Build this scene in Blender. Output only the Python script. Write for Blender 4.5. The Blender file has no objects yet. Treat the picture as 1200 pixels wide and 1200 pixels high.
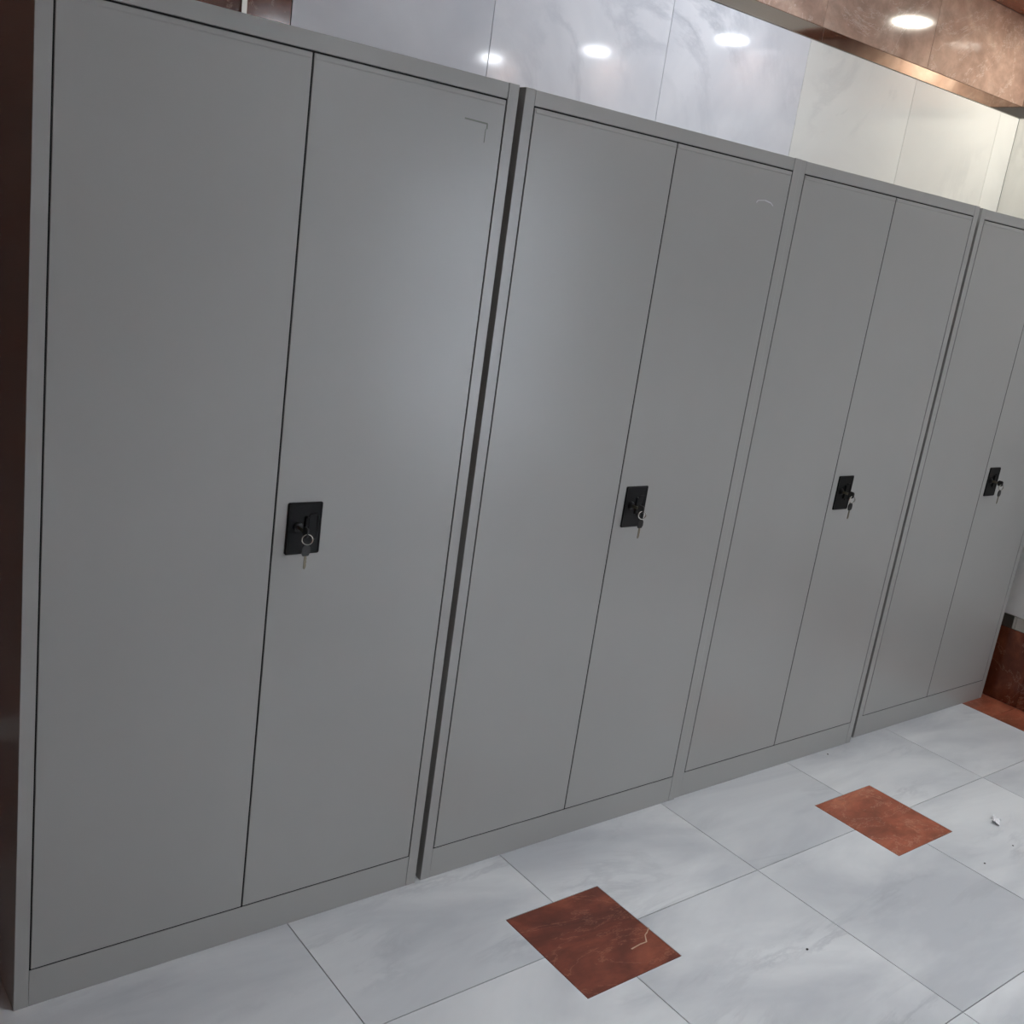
import bpy, bmesh, math, random
from mathutils import Vector, Matrix
random.seed(7)
S = bpy.context.scene
COL = S.collection

# ------------------------------------------------------------------ camera
CAM = Vector((-0.4338, -1.7889, 1.5508))
YAW, PITCH, ROLL, FPX = 0.6932, -0.2544, 0.1436, 1216.84
d = Vector((math.sin(YAW)*math.cos(PITCH), math.cos(YAW)*math.cos(PITCH), math.sin(PITCH)))
r0 = Vector((math.cos(YAW), -math.sin(YAW), 0)); u0 = r0.cross(d)
rr = r0*math.cos(ROLL) + u0*math.sin(ROLL)
uu = -r0*math.sin(ROLL) + u0*math.cos(ROLL)
cd = bpy.data.cameras.new('camera')
cd.sensor_fit = 'HORIZONTAL'; cd.sensor_width = 36.0; cd.lens = 36.0*FPX/1200.0
cd.clip_start = 0.02
cam = bpy.data.objects.new('camera', cd); COL.objects.link(cam)
cam.matrix_world = Matrix(((rr.x, uu.x, -d.x, CAM.x), (rr.y, uu.y, -d.y, CAM.y),
                           (rr.z, uu.z, -d.z, CAM.z), (0, 0, 0, 1)))
S.camera = cam

# ------------------------------------------------------------------ world, exposure, lamp strengths
w = bpy.data.worlds.new('world'); S.world = w; w.use_nodes = True
bg = w.node_tree.nodes['Background']
bg.inputs[0].default_value = (0.80, 0.88, 1.0, 1)
bg.inputs[1].default_value = 12.0
S.view_settings.view_transform = 'Standard'
S.view_settings.look = 'None'
S.view_settings.gamma = 1.0
S.view_settings.use_curve_mapping = False
S.view_settings.exposure = 0.07
COOL, WARM = (0.90, 0.94, 1.0), (1.0, 0.96, 0.84)
# (x, y, watts, colour, beam spread in degrees, where it is)
LAMPS = [(3.56, 0.06, 4.2, WARM, 180, 'over the farthest right cabinet, in the corner'),
         (3.63, -0.96, 4.0, COOL, 180, 'second from the back wall along the right wall'),
         (3.66, -1.98, 4.0, COOL, 180, 'third from the back wall along the right wall'),
         (3.66, -2.98, 5.0, COOL, 180, 'fourth from the back wall along the right wall'),
         (2.00, 0.06, 3.0, COOL, 180, 'added as unseen fill over the joint between second and third cabinet'),  # this lamp and those below are unseen, added to brighten cabinets, wall and floor
         (0.90, -1.05, 2.9, COOL, 95, 'added as unseen fill in front of the nearest cabinet'),
         (2.25, -1.05, 1.8, COOL, 95, 'added as unseen fill in front of the third cabinet'),
         (2.75, -4.20, 19.0, COOL, 180, 'added as unseen fill far behind the camera toward the added glazed opening'),
         (1.20, -4.20, 5.0, COOL, 180, 'added as unseen fill far behind the camera in the middle of the room'),
         (1.50, 0.06, 1.1, COOL, 180, 'added as unseen fill over the gap side of the second cabinet')]

# ------------------------------------------------------------------ measures (metres)
XL, XR, YB, YF, ZC = -1.10, 3.766, 0.50, -4.80, 2.63
CW, CD_, CH = 0.914, 0.45, 1.85
FL, TR, PL = 0.027, 0.031, 0.081

# ------------------------------------------------------------------ materials
def srgb(r, g, b):
    f = lambda c: (c/12.92 if c <= .04045 else ((c+.055)/1.055)**2.4)
    return (f(r/255), f(g/255), f(b/255), 1)

def newmat(name, col=(.5, .5, .5, 1), rough=.5, metal=0.0, spec=.5):
    m = bpy.data.materials.new(name); m.use_nodes = True
    b = m.node_tree.nodes['Principled BSDF']
    b.inputs['Base Color'].default_value = col
    b.inputs['Roughness'].default_value = rough
    b.inputs['Metallic'].default_value = metal
    b.inputs['Specular IOR Level'].default_value = spec
    return m, m.node_tree, b

def noise(nt, vec, scale, detail=4, rough=.55, dist=0.0):
    n = nt.nodes.new('ShaderNodeTexNoise')
    n.inputs['Scale'].default_value = scale; n.inputs['Detail'].default_value = detail
    n.inputs['Roughness'].default_value = rough; n.inputs['Distortion'].default_value = dist
    nt.links.new(vec, n.inputs['Vector']); return n

def ramp(nt, fac, stops):
    n = nt.nodes.new('ShaderNodeValToRGB'); e = n.color_ramp.elements
    while len(e) < len(stops): e.new(0.5)
    for i, (p, c) in enumerate(stops):
        e[i].position = p; e[i].color = c
    nt.links.new(fac, n.inputs[0]); return n

def mix(nt, fac, a, b, mode='MIX'):
    n = nt.nodes.new('ShaderNodeMix'); n.data_type = 'RGBA'; n.blend_type = mode
    for s, v in ((n.inputs[0], fac), (n.inputs[6], a), (n.inputs[7], b)):
        if hasattr(v, 'is_linked'): nt.links.new(v, s)
        else: s.default_value = v
    return n.outputs[2]

def piece_coords(nt, rot=(0, 0, 0), scale=(1, 1, 1)):
    """object coordinates shifted by a random amount per piece, so that no two slabs share veins"""
    tc = nt.nodes.new('ShaderNodeTexCoord'); oi = nt.nodes.new('ShaderNodeObjectInfo')
    mul = nt.nodes.new('ShaderNodeMath'); mul.operation = 'MULTIPLY'; mul.inputs[1].default_value = 37.0
    nt.links.new(oi.outputs['Random'], mul.inputs[0])
    add = nt.nodes.new('ShaderNodeVectorMath'); add.operation = 'ADD'
    nt.links.new(tc.outputs['Object'], add.inputs[0]); nt.links.new(mul.outputs[0], add.inputs[1])
    mp = nt.nodes.new('ShaderNodeMapping')
    mp.inputs['Rotation'].default_value = rot; mp.inputs['Scale'].default_value = scale
    nt.links.new(add.outputs[0], mp.inputs['Vector'])
    return mp.outputs[0], oi.outputs['Random']

def marble_white(name, rough, rot, tint_a, tint_b, vein, vein_amt=.5):
    m, nt, b = newmat(name, rough=rough)
    v, rnd = piece_coords(nt, rot, (1.0, 3.2, 1.0))
    soft = noise(nt, v, 1.1, 5, .55, .6)
    base = ramp(nt, soft.outputs[0], [(.35, tint_a), (.65, tint_b)])
    vn = noise(nt, v, 1.6, 7, .62, 1.2)
    line = ramp(nt, vn.outputs[0], [(.45, (0, 0, 0, 1)), (.50, (1, 1, 1, 1)), (.56, (0, 0, 0, 1))])
    msk = noise(nt, v, 1.9, 2, .5)
    mk = ramp(nt, msk.outputs[0], [(.50, (0, 0, 0, 1)), (.72, (vein_amt,)*3 + (1,))])
    fac = nt.nodes.new('ShaderNodeMath'); fac.operation = 'MULTIPLY'
    nt.links.new(line.outputs[0], fac.inputs[0]); nt.links.new(mk.outputs[0], fac.inputs[1])
    c = mix(nt, fac.outputs[0], base.outputs[0], vein)
    nt.links.new(c, b.inputs['Base Color'])
    return m

M = {}
M['floor_marble'] = marble_white('polished_white_floor_marble', .30, (0, 0, .55),
                                 srgb(200, 203, 207), srgb(236, 238, 239), srgb(160, 164, 170), .38)
M['wall_marble'] = marble_white('polished_white_wall_marble', .07, (.4, .9, .5),
                                srgb(214, 216, 223), srgb(242, 242, 246), srgb(160, 165, 176), .55)
M['wall_marble_warm'] = marble_white('polished_warm_white_wall_marble', .10, (.4, .9, .5),
                                srgb(224, 224, 221), srgb(243, 243, 239), srgb(176, 179, 180), .35)

def marble_brown(name, rough, dark, mid, light, vein):
    m, nt, b = newmat(name, rough=rough)
    v, rnd = piece_coords(nt, (.3, .5, .6), (1.0, 2.2, 1.4))
    n1 = noise(nt, v, 3.0, 8, .62, 1.0)
    c1 = ramp(nt, n1.outputs[0], [(.30, dark), (.52, mid), (.72, light)])
    n2 = noise(nt, v, 16, 6, .7, .4)
    c2 = ramp(nt, n2.outputs[0], [(.35, (.62, .62, .62, 1)), (.65, (1.15, 1.12, 1.1, 1))])
    cc = mix(nt, .55, c1.outputs[0], c2.outputs[0], 'MULTIPLY')
    n3 = noise(nt, v, 1.7, 9, .68, 1.6)
    ln = ramp(nt, n3.outputs[0], [(.492, (0, 0, 0, 1)), (.500, (.5, .5, .5, 1)), (.508, (0, 0, 0, 1))])
    c = mix(nt, ln.outputs[0], cc, vein)
    nt.links.new(c, b.inputs['Base Color'])
    return m
M['brown_marble'] = marble_brown('polished_brown_red_marble', .10, srgb(80, 40, 26), srgb(116, 60, 40), srgb(148, 84, 58), srgb(195, 150, 125))
M['frieze'] = marble_brown('polished_pinkish_brown_marble', .10, srgb(164, 134, 120), srgb(192, 162, 146), srgb(214, 188, 172), srgb(236, 218, 206))
M['brown_floor'] = marble_brown('brown_red_floor_marble', .30, srgb(88, 42, 32), srgb(118, 58, 42), srgb(160, 86, 62), srgb(190, 130, 105))
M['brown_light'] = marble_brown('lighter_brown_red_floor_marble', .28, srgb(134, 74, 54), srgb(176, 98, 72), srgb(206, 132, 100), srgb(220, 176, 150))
M['brown_ceiling'] = marble_brown('brown_red_soffit_marble', .15, srgb(120, 62, 40), srgb(150, 84, 56), srgb(180, 112, 80), srgb(215, 175, 150))

def painted(name, col, rough):
    m, nt, b = newmat(name, col, rough)
    tc = nt.nodes.new('ShaderNodeTexCoord')
    n = noise(nt, tc.outputs['Object'], 2.2, 3, .5)
    c = ramp(nt, n.outputs[0], [(.3, tuple(x*.96 for x in col[:3]) + (1,)), (.7, col)])
    nt.links.new(c.outputs[0], b.inputs['Base Color'])
    n2 = noise(nt, tc.outputs['Object'], 900, 2, .5)
    bp = nt.nodes.new('ShaderNodeBump'); bp.inputs['Strength'].default_value = .04; bp.inputs['Distance'].default_value = .0004
    nt.links.new(n2.outputs[0], bp.inputs['Height']); nt.links.new(bp.outputs[0], b.inputs['Normal'])
    return m
M['paint'] = painted('light_grey_powder_coat', srgb(164, 164, 161), .28)
M['plaster'] = painted('white_ceiling_paint', srgb(225, 224, 220), .8)
M['grout'] = newmat('grey_grout', srgb(140, 142, 144), .8)[0]
M['black'] = newmat('black_plastic', srgb(8, 9, 10), .45, 0.0, .2)[0]
M['black_deep'] = newmat('black_plastic_and_gap_shade', srgb(4, 4, 5), .5, 0.0, .25)[0]
M['key_head'] = newmat('black_key_plastic', srgb(14, 14, 15), .3)[0]
M['chrome'] = newmat('nickel_plated_steel', srgb(200, 198, 190), .18, 1.0)[0]
M['mark'] = newmat('old_adhesive_residue', srgb(122, 128, 118), .6)[0]
M['mark_pale'] = newmat('pale_adhesive_residue', srgb(208, 208, 212), .5)[0]
M['grit'] = newmat('dark_grit', srgb(60, 56, 54), .8)[0]
M['vein'] = newmat('cream_calcite_vein', srgb(205, 175, 150), .4)[0]
M['frame'] = newmat('white_lamp_ring', srgb(225, 225, 225), .35)[0]
M['blade'] = newmat('dull_brass_nickel', srgb(128, 122, 106), .35, 1.0)[0]
M['film'] = newmat('clear_plastic_film', (.95, .96, .98, 1), .25)[0]

def steel():
    m, nt, b = newmat('polished_stainless_steel', srgb(206, 201, 194), .06, 1.0)
    tc = nt.nodes.new('ShaderNodeTexCoord')
    n = noise(nt, tc.outputs['Object'], 5, 2, .5)
    bp = nt.nodes.new('ShaderNodeBump'); bp.inputs['Strength'].default_value = .25; bp.inputs['Distance'].default_value = .002
    nt.links.new(n.outputs[0], bp.inputs['Height']); nt.links.new(bp.outputs[0], b.inputs['Normal'])
    return m
M['steel'] = steel()

def glass():
    m = bpy.data.materials.new('window_glass'); m.use_nodes = True
    b = m.node_tree.nodes['Principled BSDF']
    b.inputs['Transmission Weight'].default_value = 1; b.inputs['Roughness'].default_value = 0
    b.inputs['IOR'].default_value = 1.45
    return m
M['glass'] = glass()

def lampmat(col):
    m, nt, b = newmat('lamp_diffuser', (.9, .9, .9, 1), .4)
    b.inputs['Emission Color'].default_value = col + (1,)
    b.inputs['Emission Strength'].default_value = 12.0
    return m

# ------------------------------------------------------------------ helpers
def tag(o, label=None, cat=None, group=None, kind=None):
    if label: o['label'] = label
    if cat: o['category'] = cat
    if group: o['group'] = group
    if kind: o['kind'] = kind
    return o

def empty(name, loc, label=None, cat=None, group=None):
    o = bpy.data.objects.new(name, None); COL.objects.link(o)
    o.location = loc; o.empty_display_size = .05
    return tag(o, label, cat, group)

def link(name, me, mat, parent=None, loc=(0, 0, 0)):
    o = bpy.data.objects.new(name, me); COL.objects.link(o)
    if mat and not me.materials: me.materials.append(mat)
    if parent: o.parent = parent
    o.location = loc
    return o

def box(bm, a, b, bev=0.0, seg=2):
    """axis-aligned box between two corners, optionally bevelled"""
    r = bmesh.ops.create_cube(bm, size=1)
    vs = r['verts']
    for v in vs:
        v.co = Vector([(a[i]+b[i])/2 + v.co[i]*(b[i]-a[i]) for i in range(3)])
    if bev:
        es = list({e for v in vs for e in v.link_edges})
        bmesh.ops.bevel(bm, geom=es, offset=bev, segments=seg, affect='EDGES', profile=.5)

def mesh(bm, name, smooth=False):
    bmesh.ops.recalc_face_normals(bm, faces=bm.faces)
    me = bpy.data.meshes.new(name); bm.to_mesh(me); bm.free()
    if smooth:
        for p in me.polygons: p.use_smooth = True
    return me

def boxmesh(name, a, b, bev=0.0, seg=2):
    bm = bmesh.new(); box(bm, a, b, bev, seg); return mesh(bm, name)

def prism(bm, pts, z0, z1, axis='z'):
    def P(p, h):
        return {'z': (p[0], p[1], h), 'y': (p[0], h, p[1]), 'x': (h, p[0], p[1])}[axis]
    lo = [bm.verts.new(P(p, z0)) for p in pts]; hi = [bm.verts.new(P(p, z1)) for p in pts]
    n = len(pts)
    bm.faces.new(lo[::-1]); bm.faces.new(hi)
    for i in range(n): bm.faces.new((lo[i], lo[(i+1) % n], hi[(i+1) % n], hi[i]))

def rounded(x0, x1, z0, z1, r, n=5):
    out = []
    for cx, cz, a0 in ((x1-r, z1-r, 0), (x0+r, z1-r, 90), (x0+r, z0+r, 180), (x1-r, z0+r, 270)):
        for i in range(n+1):
            a = math.radians(a0 + 90*i/n); out.append((cx + r*math.cos(a), cz + r*math.sin(a)))
    return out

def cyl(bm, c, r, y0, y1, n=24, axis='y', r1=None):
    r1 = r if r1 is None else r1
    A, B = [], []
    for i in range(n):
        a = 2*math.pi*i/n
        f = lambda rad, h: {'y': (c[0]+rad*math.cos(a), h, c[1]+rad*math.sin(a)),
                            'z': (c[0]+rad*math.cos(a), c[1]+rad*math.sin(a), h)}[axis]
        A.append(bm.verts.new(f(r, y0))); B.append(bm.verts.new(f(r1, y1)))
    bm.faces.new(A[::-1]); bm.faces.new(B)
    for i in range(n): bm.faces.new((A[i], A[(i+1) % n], B[(i+1) % n], B[i]))

def torus(bm, c, R_, r, ax_u, ax_v, nu=28, nv=8):
    ax_u, ax_v = Vector(ax_u).normalized(), Vector(ax_v).normalized(); nrm = ax_u.cross(ax_v)
    ring = []
    for i in range(nu):
        a = 2*math.pi*i/nu; rad = ax_u*math.cos(a) + ax_v*math.sin(a)
        ring.append([bm.verts.new(Vector(c) + rad*(R_ + r*math.cos(b)) + nrm*r*math.sin(b))
                     for b in [2*math.pi*j/nv for j in range(nv)]])
    for i in range(nu):
        for j in range(nv):
            k, l = (i+1) % nu, (j+1) % nv
            bm.faces.new((ring[i][j], ring[k][j], ring[k][l], ring[i][l]))

# ------------------------------------------------------------------ floor
G = .0013     # half a joint
GX = [0.573 + .6075*k for k in range(-3, 5)]          # column joints (0.573, 1.1805, ...)
GX = [x for x in GX if x > XL+.05] + [3.566]
GX = [XL] + GX
GY = [-.366 + .602*k for k in range(-8, 2)]
GY = [YF] + [y for y in GY if y > YF+.05] + [YB]
INH = .1475
insets = [(GX[i], y) for i in range(1, len(GX)-1) for j, y in enumerate(GY[1:-1])
          if abs(round((GX[i]-1.1805)/.6075)) % 2 == 0 and abs(round((y+.366)/.602)) % 2 == 0]

floor = link('floor', boxmesh('floor', (XL-.2, YF-.2, -.12), (XR+.2, YB+.2, -.0025)), M['grout'])
tag(floor, 'polished white marble floor with small square brown marble insets', kind='structure')

def has_inset(x, y): return any(abs(x-a) < .01 and abs(y-b) < .01 for a, b in insets)
for i in range(len(GX)-1):
    for j in range(len(GY)-1):
        x0, x1, y0, y1 = GX[i], GX[i+1], GY[j], GY[j+1]
        cx, cy = (x0+x1)/2, (y0+y1)/2
        a0, a1, b0, b1 = x0+G-cx, x1-G-cx, y0+G-cy, y1-G-cy
        n = INH+G
        pts = []
        pts += [(x0+n-cx, b0), (x0+n-cx, y0+n-cy), (a0, y0+n-cy)][::-1] if has_inset(x0, y0) else [(a0, b0)]
        pts += [(x1-n-cx, b0), (x1-n-cx, y0+n-cy), (a1, y0+n-cy)] if has_inset(x1, y0) else [(a1, b0)]
        pts += [(a1, y1-n-cy), (x1-n-cx, y1-n-cy), (x1-n-cx, b1)] if has_inset(x1, y1) else [(a1, b1)]
        pts += [(x0+n-cx, b1), (x0+n-cx, y1-n-cy), (a0, y1-n-cy)] if has_inset(x0, y1) else [(a0, b1)]
        bm = bmesh.new(); prism(bm, pts, -.010, random.uniform(-.0002, 0))
        link('floor_tile', mesh(bm, 'floor_tile'), M['floor_marble'], floor, (cx, cy, 0))
me_in = None
inset_objs = {}
for (x, y) in insets:
    if me_in is None:
        h = INH-G*.6
        me_in = boxmesh('inset_tile', (-h, -h, -.010), (h, h, 0), 0)
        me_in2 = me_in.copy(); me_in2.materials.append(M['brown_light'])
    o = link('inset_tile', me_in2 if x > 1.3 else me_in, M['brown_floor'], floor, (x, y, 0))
    tag(o, 'small square brown marble inset tile'); inset_objs[(round(x, 2), round(y, 2))] = o
# brown border slabs along the right wall
y = YB
while y > YF+.01:
    y2 = max(YF, y-.602)
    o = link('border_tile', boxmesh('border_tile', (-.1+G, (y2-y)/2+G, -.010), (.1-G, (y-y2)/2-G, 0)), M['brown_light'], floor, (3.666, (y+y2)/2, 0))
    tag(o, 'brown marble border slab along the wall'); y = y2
# the pale broken vein across the nearer inset
near = min(insets, key=lambda q: abs(q[0]-1.18)+abs(q[1]+.366))
bm = bmesh.new()
vp = [(.080, -.050), (.062, -.025), (.030, -.003), (.060, .016), (.040, .034)]
vp = [(1.236, -.440), (1.268, -.437), (1.288, -.438), (1.303, -.418), (1.315, -.413), (1.332, -.402)]
vp = [(a-near[0], b-near[1]) for a, b in vp]
for k in range(len(vp)-1):
    a, b = Vector(vp[k]), Vector(vp[k+1]); t = (b-a).normalized(); nrm = Vector((-t.y, t.x))
    w0, w1 = (.0018, .0012) if k < 3 else (.0010, .0016)
    prism(bm, [a-nrm*w0, b-nrm*w1, b+nrm*w1, a+nrm*w0], -.001, .0003)
tag(link('stone_vein', mesh(bm, 'stone_vein'), M['vein'], [o for o in floor.children if o.name.startswith('inset_tile') and (o.location.xy-Vector(near)).length < .01][0]), 'cream broken vein across the brown inset')

# ------------------------------------------------------------------ walls
def slab(name, a, b, mat, parent, label=None, bev=.0006):
    """a stone or metal slab with its origin at its own centre"""
    c = [(a[i]+b[i])/2 for i in range(3)]
    me = boxmesh(name, [a[i]-c[i] for i in range(3)], [b[i]-c[i] for i in range(3)], bev, 1)
    o = link(name, me, mat, parent, c)
    if label: tag(o, label)
    return o

Z_DT, Z_ST, Z_MJ, Z_WT, Z_BT = .309, .364, 1.325, 2.287, 2.331
P = .0008
def clad(parent, axis, face, sgn, cuts, brown=lambda m: False, z_top=ZC, skip=None, cuts_top=None):
    """cladding on a wall: axis 'x' runs along X (face is a Y), axis 'y' runs along Y (face is an X);
       sgn = direction from the face into the wall"""
    def mk(name, p0, p1, z0, z1, mat, out=0.0, th=.02, label=None):
        if skip and skip(p0, p1, z0, z1): return
        f0, f1 = face - sgn*out, face + sgn*th
        lo, hi = min(f0, f1), max(f0, f1)
        if axis == 'x': slab(name, (p0+P, lo, z0+P), (p1-P, hi, z1-P), mat, parent, label)
        else: slab(name, (lo, p0+P, z0+P), (hi, p1-P, z1-P), mat, parent, label)
    for k in range(len(cuts)-1):
        p0, p1 = cuts[k], cuts[k+1]; b = brown((p0+p1)/2)
        mk('dado_panel', p0, p1, 0, Z_DT, M['brown_marble'], label='brown marble dado slab')
        wm = M['brown_marble'] if b else M['wall_marble_warm' if axis == 'y' or p0 > 2.4 else 'wall_marble']
        lb = 'brown marble wall slab' if b else None
        mk('marble_panel', p0, p1, Z_ST, Z_MJ, wm, label=lb); mk('marble_panel', p0, p1, Z_MJ, Z_WT, wm, label=lb)
    ct = cuts_top or cuts
    for k in range(len(ct)-1):
        mk('frieze_panel', ct[k], ct[k+1], Z_BT, z_top, M['frieze'], label='brown marble slab above the steel strip')
    # steel strips in about 2 m lengths
    a, e = cuts[0], cuts[-1]
    st = [a, e] if e-a < 2.6 else ([a, 2.455, e] if axis == 'x' else [a, (a+e)/2, e])
    for k in range(len(st)-1):
        mk('steel_strip', st[k], st[k+1], Z_DT, Z_ST, M['steel'], out=-.001, label='polished steel strip above the dado')
        mk('steel_strip', st[k], st[k+1], Z_WT, Z_BT, M['steel'], out=.0015, label='polished steel strip under the brown frieze')

CB = [XL, -.60, -.04, .535, .645, 1.1805, 1.788, 2.4055, 3.018, 3.62, XR]
CT = [XL, -.60, 0.01, .62, 1.23, 1.84, 2.45, 3.064, XR]
wb = link('wall_back', boxmesh('wall_back', (XL-.2, YB+.018, -.12), (XR+.2, YB+.2, ZC+.1)), M['grout'])
tag(wb, 'back wall of white marble slabs under a brown marble frieze', kind='structure')
clad(wb, 'x', YB, 1, CB, brown=lambda m: m < .645, cuts_top=CT)
# upright steel bead between the two brown slabs
slab('steel_bead', (.528, YB-.006, Z_ST), (.541, YB+.01, Z_WT), M['steel'], wb, 'narrow upright steel bead in the brown marble')

# right wall, with an added glazed opening, out of view, to put sheen on the cabinets
OY0, OY1, OZ = -4.70, -3.45, 2.20
bm = bmesh.new()
box(bm, (XR+.018, OY1, -.12), (XR+.2, YB+.018, ZC+.1)); box(bm, (XR+.018, YF-.2, -.12), (XR+.2, OY0, ZC+.1))
box(bm, (XR+.018, OY0, OZ), (XR+.2, OY1, ZC+.1)); box(bm, (XR+.018, OY0, -.12), (XR+.2, OY1, 0))
wr = link('wall_right', mesh(bm, 'wall_right'), M['grout'])
tag(wr, 'right wall of white marble slabs over a brown marble dado', kind='structure')
CR = [OY1, -3.0, -2.4, -1.8, -1.2, -.6, -.1, YB]
clad(wr, 'y', XR, 1, CR)
CR = [YF, -4.2, -3.6, -3.0, -2.4, -1.8, -1.2, -.6, -.1, YB]
win = link('added_window_1', boxmesh('added_window_1', (XR+.09, OY0, 0), (XR+.096, OY1, OZ)), M['glass'])
tag(win, 'tall unseen glazed opening added in the right wall to light the cabinets', kind='structure')
bm = bmesh.new()
for a, b in (((OY0, 0), (OY1, .06)), ((OY0, OZ-.05), (OY1, OZ)), ((OY0, 0), (OY0+.05, OZ)), ((OY1-.05, 0), (OY1, OZ))):
    box(bm, (XR+.06, a[0], a[1]), (XR+.13, b[0], b[1]))
link('added_window_frame', mesh(bm, 'added_window_frame'), M['frame'], win)

wl = link('wall_left', boxmesh('wall_left', (XL-.2, YF-.2, -.12), (XL-.018, YB+.018, ZC+.1)), M['grout'])
tag(wl, 'left wall clad in brown marble slabs', kind='structure')
clad(wl, 'y', XL, -1, CR, brown=lambda m: True)

wf = link('wall_front', boxmesh('wall_front', (XL-.018, YF-.2, -.12), (XR+.018, YF, ZC+.1)), M['plaster'])
tag(wf, 'plastered wall opposite the cabinets', kind='structure')

# ------------------------------------------------------------------ ceiling
ce = link('ceiling', boxmesh('ceiling', (XL-.2, YF-.2, ZC+.02), (XR+.2, YB+.2, ZC+.15)), M['plaster'])
tag(ce, 'ceiling with brown marble soffit slabs over the cabinets', kind='structure')
BW = .20
for k in range(len(CT)-1):
    slab('soffit_panel', (CT[k]+P, YB-BW+P, ZC), (min(CT[k+1], XR-BW)-P if k == len(CT)-2 else CT[k+1]-P, YB-P, ZC+.02), M['brown_ceiling'], ce) if CT[k] < XR-BW else None
slab('soffit_panel', (XR-BW+P, -1.2, ZC), (XR-P, YB-P, ZC+.02), M['brown_ceiling'], ce); slab('soffit_panel', (XR-BW+P, YF, ZC), (XR-P, -1.2-P, ZC+.02), M['brown_ceiling'], ce)
slab('ceiling_board', (XL, YF, ZC), (XR-BW-P, YB-BW-P, ZC+.02), M['plaster'], ce)

for lx, ly, wt, colr, spr, where_ in LAMPS:
    t = empty('ceiling_downlight', (lx, ly, ZC), 'round ceiling downlight ' + where_, 'ceiling light', 'recessed ceiling downlights')
    bm = bmesh.new()
    for (ra, rb, za, zb) in ((.070, .092, -.006, 0),):
        n = 40; rings = []
        for (rad, z) in ((ra, za+.002), (ra+.004, za), (rb-.003, za), (rb, zb), (ra, zb)):
            rings.append([bm.verts.new((rad*math.cos(2*math.pi*q/n), rad*math.sin(2*math.pi*q/n), z)) for q in range(n)])
        for q in range(len(rings)):
            A, B = rings[q], rings[(q+1) % len(rings)]
            for s in range(n): bm.faces.new((A[s], A[(s+1) % n], B[(s+1) % n], B[s]))
    link('lamp_ring', mesh(bm, 'lamp_ring'), M['frame'], t)
    bm = bmesh.new(); cyl(bm, (0, 0), .071, -.001, -.003, 40, 'z')
    link('diffuser', mesh(bm, 'diffuser'), lampmat(colr), t)
    ld = bpy.data.lights.new('lamp_light', 'AREA'); ld.shape = 'DISK'; ld.size = .14; ld.spread = math.radians(spr); ld.energy = wt; ld.color = colr
    lo = bpy.data.objects.new('lamp_light', ld); COL.objects.link(lo); lo.parent = t; lo.location = (0, 0, -.006)

# ------------------------------------------------------------------ cabinets
T = .0017      # half the width of the shut line
def door_mesh(x0, x1, z0, z1):
    """pressed steel leaf: rolled rim, shallow fold under its top edge"""
    bm = bmesh.new()
    box(bm, (x0, 0.0, z0), (x1, .018, z1), .0012, 2)
    return mesh(bm, 'door')

def recess_plate():
    """black plate with a raised rim, a finger pocket, a pull bar between"""
    bm = bmesh.new()
    w_, h_ = .076, .108
    outer = rounded(-w_/2, w_/2, -h_/2, h_/2, .004)
    inner = rounded(-w_/2+.0025, w_/2-.0025, -h_/2+.0025, h_/2-.0025, .003)
    rimi = rounded(-w_/2+.0045, w_/2-.0045, -h_/2+.0045, h_/2-.0045, .0025)
    L = [[bm.verts.new((p[0], yy, p[1])) for p in pts] for pts, yy in ((outer, 0.0), (outer, -.0025), (inner, -.004), (rimi, -.0030))]
    n = len(outer)
    for q in range(3):
        for s in range(n): bm.faces.new((L[q][s], L[q][(s+1) % n], L[q+1][(s+1) % n], L[q+1][s]))
    bm.faces.new(L[0]); bm.faces.new(L[3])
    return mesh(bm, 'lock_plate')

def pocket():
    bm = bmesh.new()
    # shallow frame round the finger pocket with a sunk floor
    o_ = rounded(.010, .031, -.026, .030, .006); i_ = rounded(.0125, .0285, -.0235, .0275, .005)
    L = [[bm.verts.new((p[0], yy, p[1])) for p in pts] for pts, yy in ((o_, -.0030), (o_, -.0046), (i_, -.0046), (i_, -.0032))]
    n = len(o_)
    for q in range(3):
        for s in range(n): bm.faces.new((L[q][s], L[q][(s+1) % n], L[q+1][(s+1) % n], L[q+1][s]))
    bm.faces.new(L[3])
    return mesh(bm, 'finger_pull')

def pull_bar():
    bm = bmesh.new()
    pts = rounded(-.001, .0085, -.020, .026, .004)
    n = len(pts); A = [bm.verts.new((p[0], -.003, p[1])) for p in pts]
    B = [bm.verts.new((.004+(p[0]-.004)*.7, -.008, .003+(p[1]-.003)*.9)) for p in pts]
    for s in range(n): bm.faces.new((A[s], A[(s+1) % n], B[(s+1) % n], B[s]))
    bm.faces.new(B); bm.faces.new(A)
    return mesh(bm, 'pull_bar')

LOCK = (-.0145, .0040)   # cylinder centre relative to the plate's centre
me_plate, me_pocket, me_bar = recess_plate(), pocket(), pull_bar()
bm = bmesh.new(); cyl(bm, LOCK, .0105, -.003, -.0075, 28, r1=.0095); cyl(bm, LOCK, .0075, -.0075, -.0095, 28)
me_cyl = mesh(bm, 'lock_cylinder')

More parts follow.
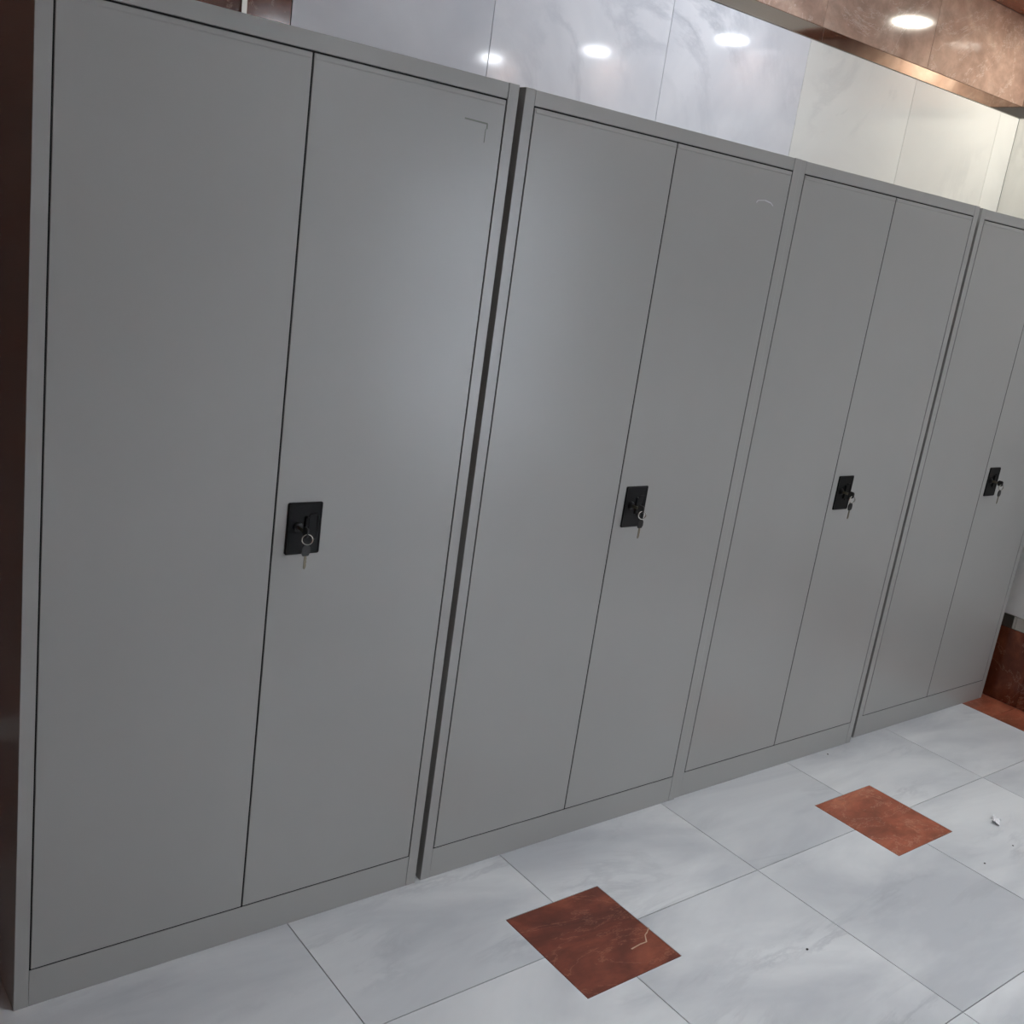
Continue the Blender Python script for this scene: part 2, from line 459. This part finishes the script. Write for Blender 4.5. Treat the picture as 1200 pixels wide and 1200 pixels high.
# panels of one cabinet, origin at its front lower left corner
bm = bmesh.new(); box(bm, (.0004, 0, 0), (FL-.0002, CD_, CH), .0010, 2); me_side = mesh(bm, 'side_panel')
bm = bmesh.new(); box(bm, (FL+.0002, .0006, CH-TR+.0002), (CW-FL-.0002, CD_-.001, CH-.0006), .0008, 2); me_top = mesh(bm, 'top_panel')
bm = bmesh.new(); box(bm, (FL+.0002, .0006, 0.0), (CW-FL-.0002, .02, PL-.0002), .0008, 2); box(bm, (FL+.0002, .02, PL-.02), (CW-FL-.0002, CD_-.001, PL-.0002)); me_bot = mesh(bm, 'bottom_rail')
me_back = boxmesh('back_panel', (FL, CD_-.004, .02), (CW-FL, CD_-.001, CH-TR))
me_shelf = boxmesh('shelf', (FL+.001, .03, -.01), (CW-FL-.001, CD_-.005, .01))
xc = CW/2
bm = bmesh.new()   # black strips standing in for the shade inside the shut lines
zb, zt_ = PL+.0002, CH-TR-.0002
box(bm, (xc-T+.0001, .0010, zb), (xc+T-.0001, .012, zt_))
for a_, b_ in (((FL-.0001, zb), (FL+2*T-.0008, zt_)), ((CW-FL-2*T+.0008, zb), (CW-FL+.0001, zt_)), ((FL, zb), (CW-FL, PL+2*T-.0006)), ((FL, CH-TR-2*T+.0002), (CW-FL, zt_))):
    box(bm, (a_[0], .0016, a_[1]), (b_[0], .012, b_[1]))
me_gap_shade = mesh(bm, 'gap_shade')
me_dl = door_mesh(FL+2*T-.0006, xc-T, PL+2*T-.0004, CH-TR-2*T)
me_dr = door_mesh(xc+T, CW-FL-2*T+.0006, PL+2*T-.0004, CH-TR-2*T)
def fold(x0, x1):
    """slim folded ledge just under the door's upper edge"""
    bm = bmesh.new(); zt = CH-TR-2*T
    prism(bm, [(-.0009, zt-.0020), (-.0011, zt-.0085), (0, zt-.0110), (.001, zt-.0110), (.001, zt-.0020)], x0+.003, x1-.003, 'x')
    return mesh(bm, 'top_fold')
me_fl, me_fr = fold(FL+2*T, xc-T), fold(xc+T, CW-FL-2*T)

def cabinet(x, y, label):
    t = empty('storage_cabinet', (x, y, 0), label, 'cabinet', 'grey steel storage cabinets in a row')
    link('side_panel', me_side, M['paint'], t); link('side_panel', me_side, M['paint'], t, (CW-FL-.0002, 0, 0))
    link('top_panel', me_top, M['paint'], t); link('bottom_rail', me_bot, M['paint'], t)
    link('back_panel', me_back, M['paint'], t); link('gap_shade', me_gap_shade, M['black_deep'], t)
    dl = link('door', me_dl, M['paint'], t); dr = link('door', me_dr, M['paint'], t)
    link('top_fold', me_fl, M['paint'], dl); link('top_fold', me_fr, M['paint'], dr)
    pc = (.5215, 0, .940)
    tag(link('lock_plate', me_plate, M['black'], dr, pc), 'black plastic lock plate')
    link('finger_pull', me_pocket, M['black_deep'], dr, pc)
    link('pull_bar', me_bar, M['black'], dr, pc)
    tag(link('lock_cylinder', me_cyl, M['key_head'], dr, pc), 'black lock cylinder')
    return t, dr

CABS = [(0.0, 0.0, 'grey steel two-door storage cabinet nearest the camera, left of the dark gap'),
        (.931, .002, 'grey steel two-door cabinet just right of the dark gap, second in the row'),
        (1.8455, .006, 'grey steel two-door cabinet third in the row, pressed against the second'),
        (2.8025, .022, 'grey steel two-door cabinet at the far right end beside the brown marble dado')]
doors = []
for c in CABS: doors.append(cabinet(*c))

# residue of removed stickers
def strips(bm, segs, wd):
    for (a, b) in segs:
        a, b = Vector(a), Vector(b); tt = (b-a).normalized(); n_ = Vector((-tt.y, tt.x))*wd/2
        prism(bm, [a-n_, b-n_, b+n_, a+n_], -.0004, .0002, 'y')
bm = bmesh.new(); strips(bm, [((.790, 1.7655), (.846, 1.7640))], .0030); strips(bm, [((.8455, 1.7640), (.8455, 1.7540))], .0030)
strips(bm, [((.8430, 1.754), (.8425, 1.728))], .0016)
tag(link('sticker_residue', mesh(bm, 'sticker_residue'), M['mark'], doors[0][1]), 'grey corner outline left by a removed sticker')
bm = bmesh.new(); strips(bm, [((.773, 1.7300), (.800, 1.7335))], .0018); strips(bm, [((.800, 1.7335), (.824, 1.7300)), ((.824, 1.7300), (.834, 1.7240)), ((.773, 1.7300), (.768, 1.7240))], .0028)
tag(link('sticker_residue', mesh(bm, 'sticker_residue'), M['mark_pale'], doors[1][1]), 'pale smear left by a removed sticker')

# ------------------------------------------------------------------ keys in the locks
def key_meshes():
    # inserted key: metal neck and black bow, turned edge-on; spare key hangs on a split ring
    bm = bmesh.new(); box(bm, (-.0012, -.031, -.0035), (.0012, -.0095, .0035)); a = mesh(bm, 'inserted_blade')
    bm = bmesh.new(); prism(bm, rounded(-.0195, -.0, -.010, .010, .006), -.0018, .0018, 'x')
    for v in bm.verts: v.co.y -= .030
    b = mesh(bm, 'inserted_bow')
    bm = bmesh.new(); torus(bm, (.001, -.045, -.0135), .0105, .0009, (.96, -.28, 0), (0, 0, 1)); torus(bm, (.001, -.0468, -.0130), .0105, .0009, (.95, -.31, 0), (0, 0, 1)); c = mesh(bm, 'key_ring', True)
    bm = bmesh.new()
    prism(bm, [(-.0045, -.0245), (.0045, -.0245), (.0090, -.030), (.0095, -.040), (.0060, -.0470), (-.0060, -.0470), (-.0095, -.040), (-.0090, -.030)], -.0015, .0015, 'y')
    for v in bm.verts: v.co.y -= .045
    dd = mesh(bm, 'key_bow')
    bm = bmesh.new()
    prism(bm, [(-.0022, -.045), (.0028, -.045), (.0028, -.050), (.0036, -.053), (.0026, -.056), (.0036, -.060), (.0026, -.063), (.0034, -.067), (.0022, -.072), (0, -.0755), (-.0022, -.073)], -.0008, .0008, 'y')
    for v in bm.verts: v.co.y -= .045
    e = mesh(bm, 'key_blade')
    return a, b, c, dd, e
KM = key_meshes()
where = ['nearest cabinet', 'second cabinet from the left', 'third cabinet from the left', 'farthest right cabinet']
for (cx_, cy_, _), wtxt in zip(CABS, where):
    t = empty('key_set', (cx_+.5215+LOCK[0], cy_, .940+LOCK[1]), 'small keys on a ring in the lock of the ' + wtxt, 'keys', 'keys hanging in the cabinet locks')
    link('inserted_blade', KM[0], M['blade'], t); link('inserted_bow', KM[1], M['key_head'], t)
    link('key_ring', KM[2], M['chrome'], t); link('key_bow', KM[3], M['key_head'], t); link('key_blade', KM[4], M['blade'], t)

# ------------------------------------------------------------------ grit and a scrap of film on the floor
grit = [((1.632, -.648), .0042, 'dark grit speck alone on the large white tile nearest the camera'),
        ((2.593, -.018), .0036, 'dark grit speck on the floor close to the third cabinet'),
        ((2.465, -.660), .0034, 'dark grit speck just in front of the farther brown inset'),
        ((2.654, -.650), .0030, 'dark grit speck nearest the right edge of the photo')]
for (gx, gy), rad, lab in grit:
    p = Vector((gx, gy, 0))
    bm = bmesh.new(); bmesh.ops.create_icosphere(bm, subdivisions=1, radius=rad)
    for v in bm.verts:
        v.co *= random.uniform(.75, 1.2); v.co.z = max(v.co.z*.45, -rad*.3)+rad*.3
    tag(link('grit_speck', mesh(bm, 'grit_speck'), M['grit'], None, (p.x, p.y, 0)), lab, 'grit', 'specks of grit on the floor')
p = Vector((2.745, -.548, 0))
bm = bmesh.new(); bmesh.ops.create_grid(bm, x_segments=10, y_segments=6, size=.5)
for v in bm.verts:
    v.co.x *= .052; v.co.y *= .026
    v.co.z = .0035 + random.uniform(-.003, .004) + .004*math.sin(v.co.x*180)
    v.co.y += .008*math.sin(v.co.x*90)
g = list(bm.faces); ex = bmesh.ops.extrude_face_region(bm, geom=g)
for v in ex['geom']:
    if isinstance(v, bmesh.types.BMVert): v.co.z += .0006
mz = min(v.co.z for v in bm.verts)
for v in bm.verts: v.co.z -= mz
tag(link('film_scrap', mesh(bm, 'film_scrap'), M['film'], None, (p.x, p.y, 0)), 'crumpled scrap of clear plastic film on the white floor', 'litter')
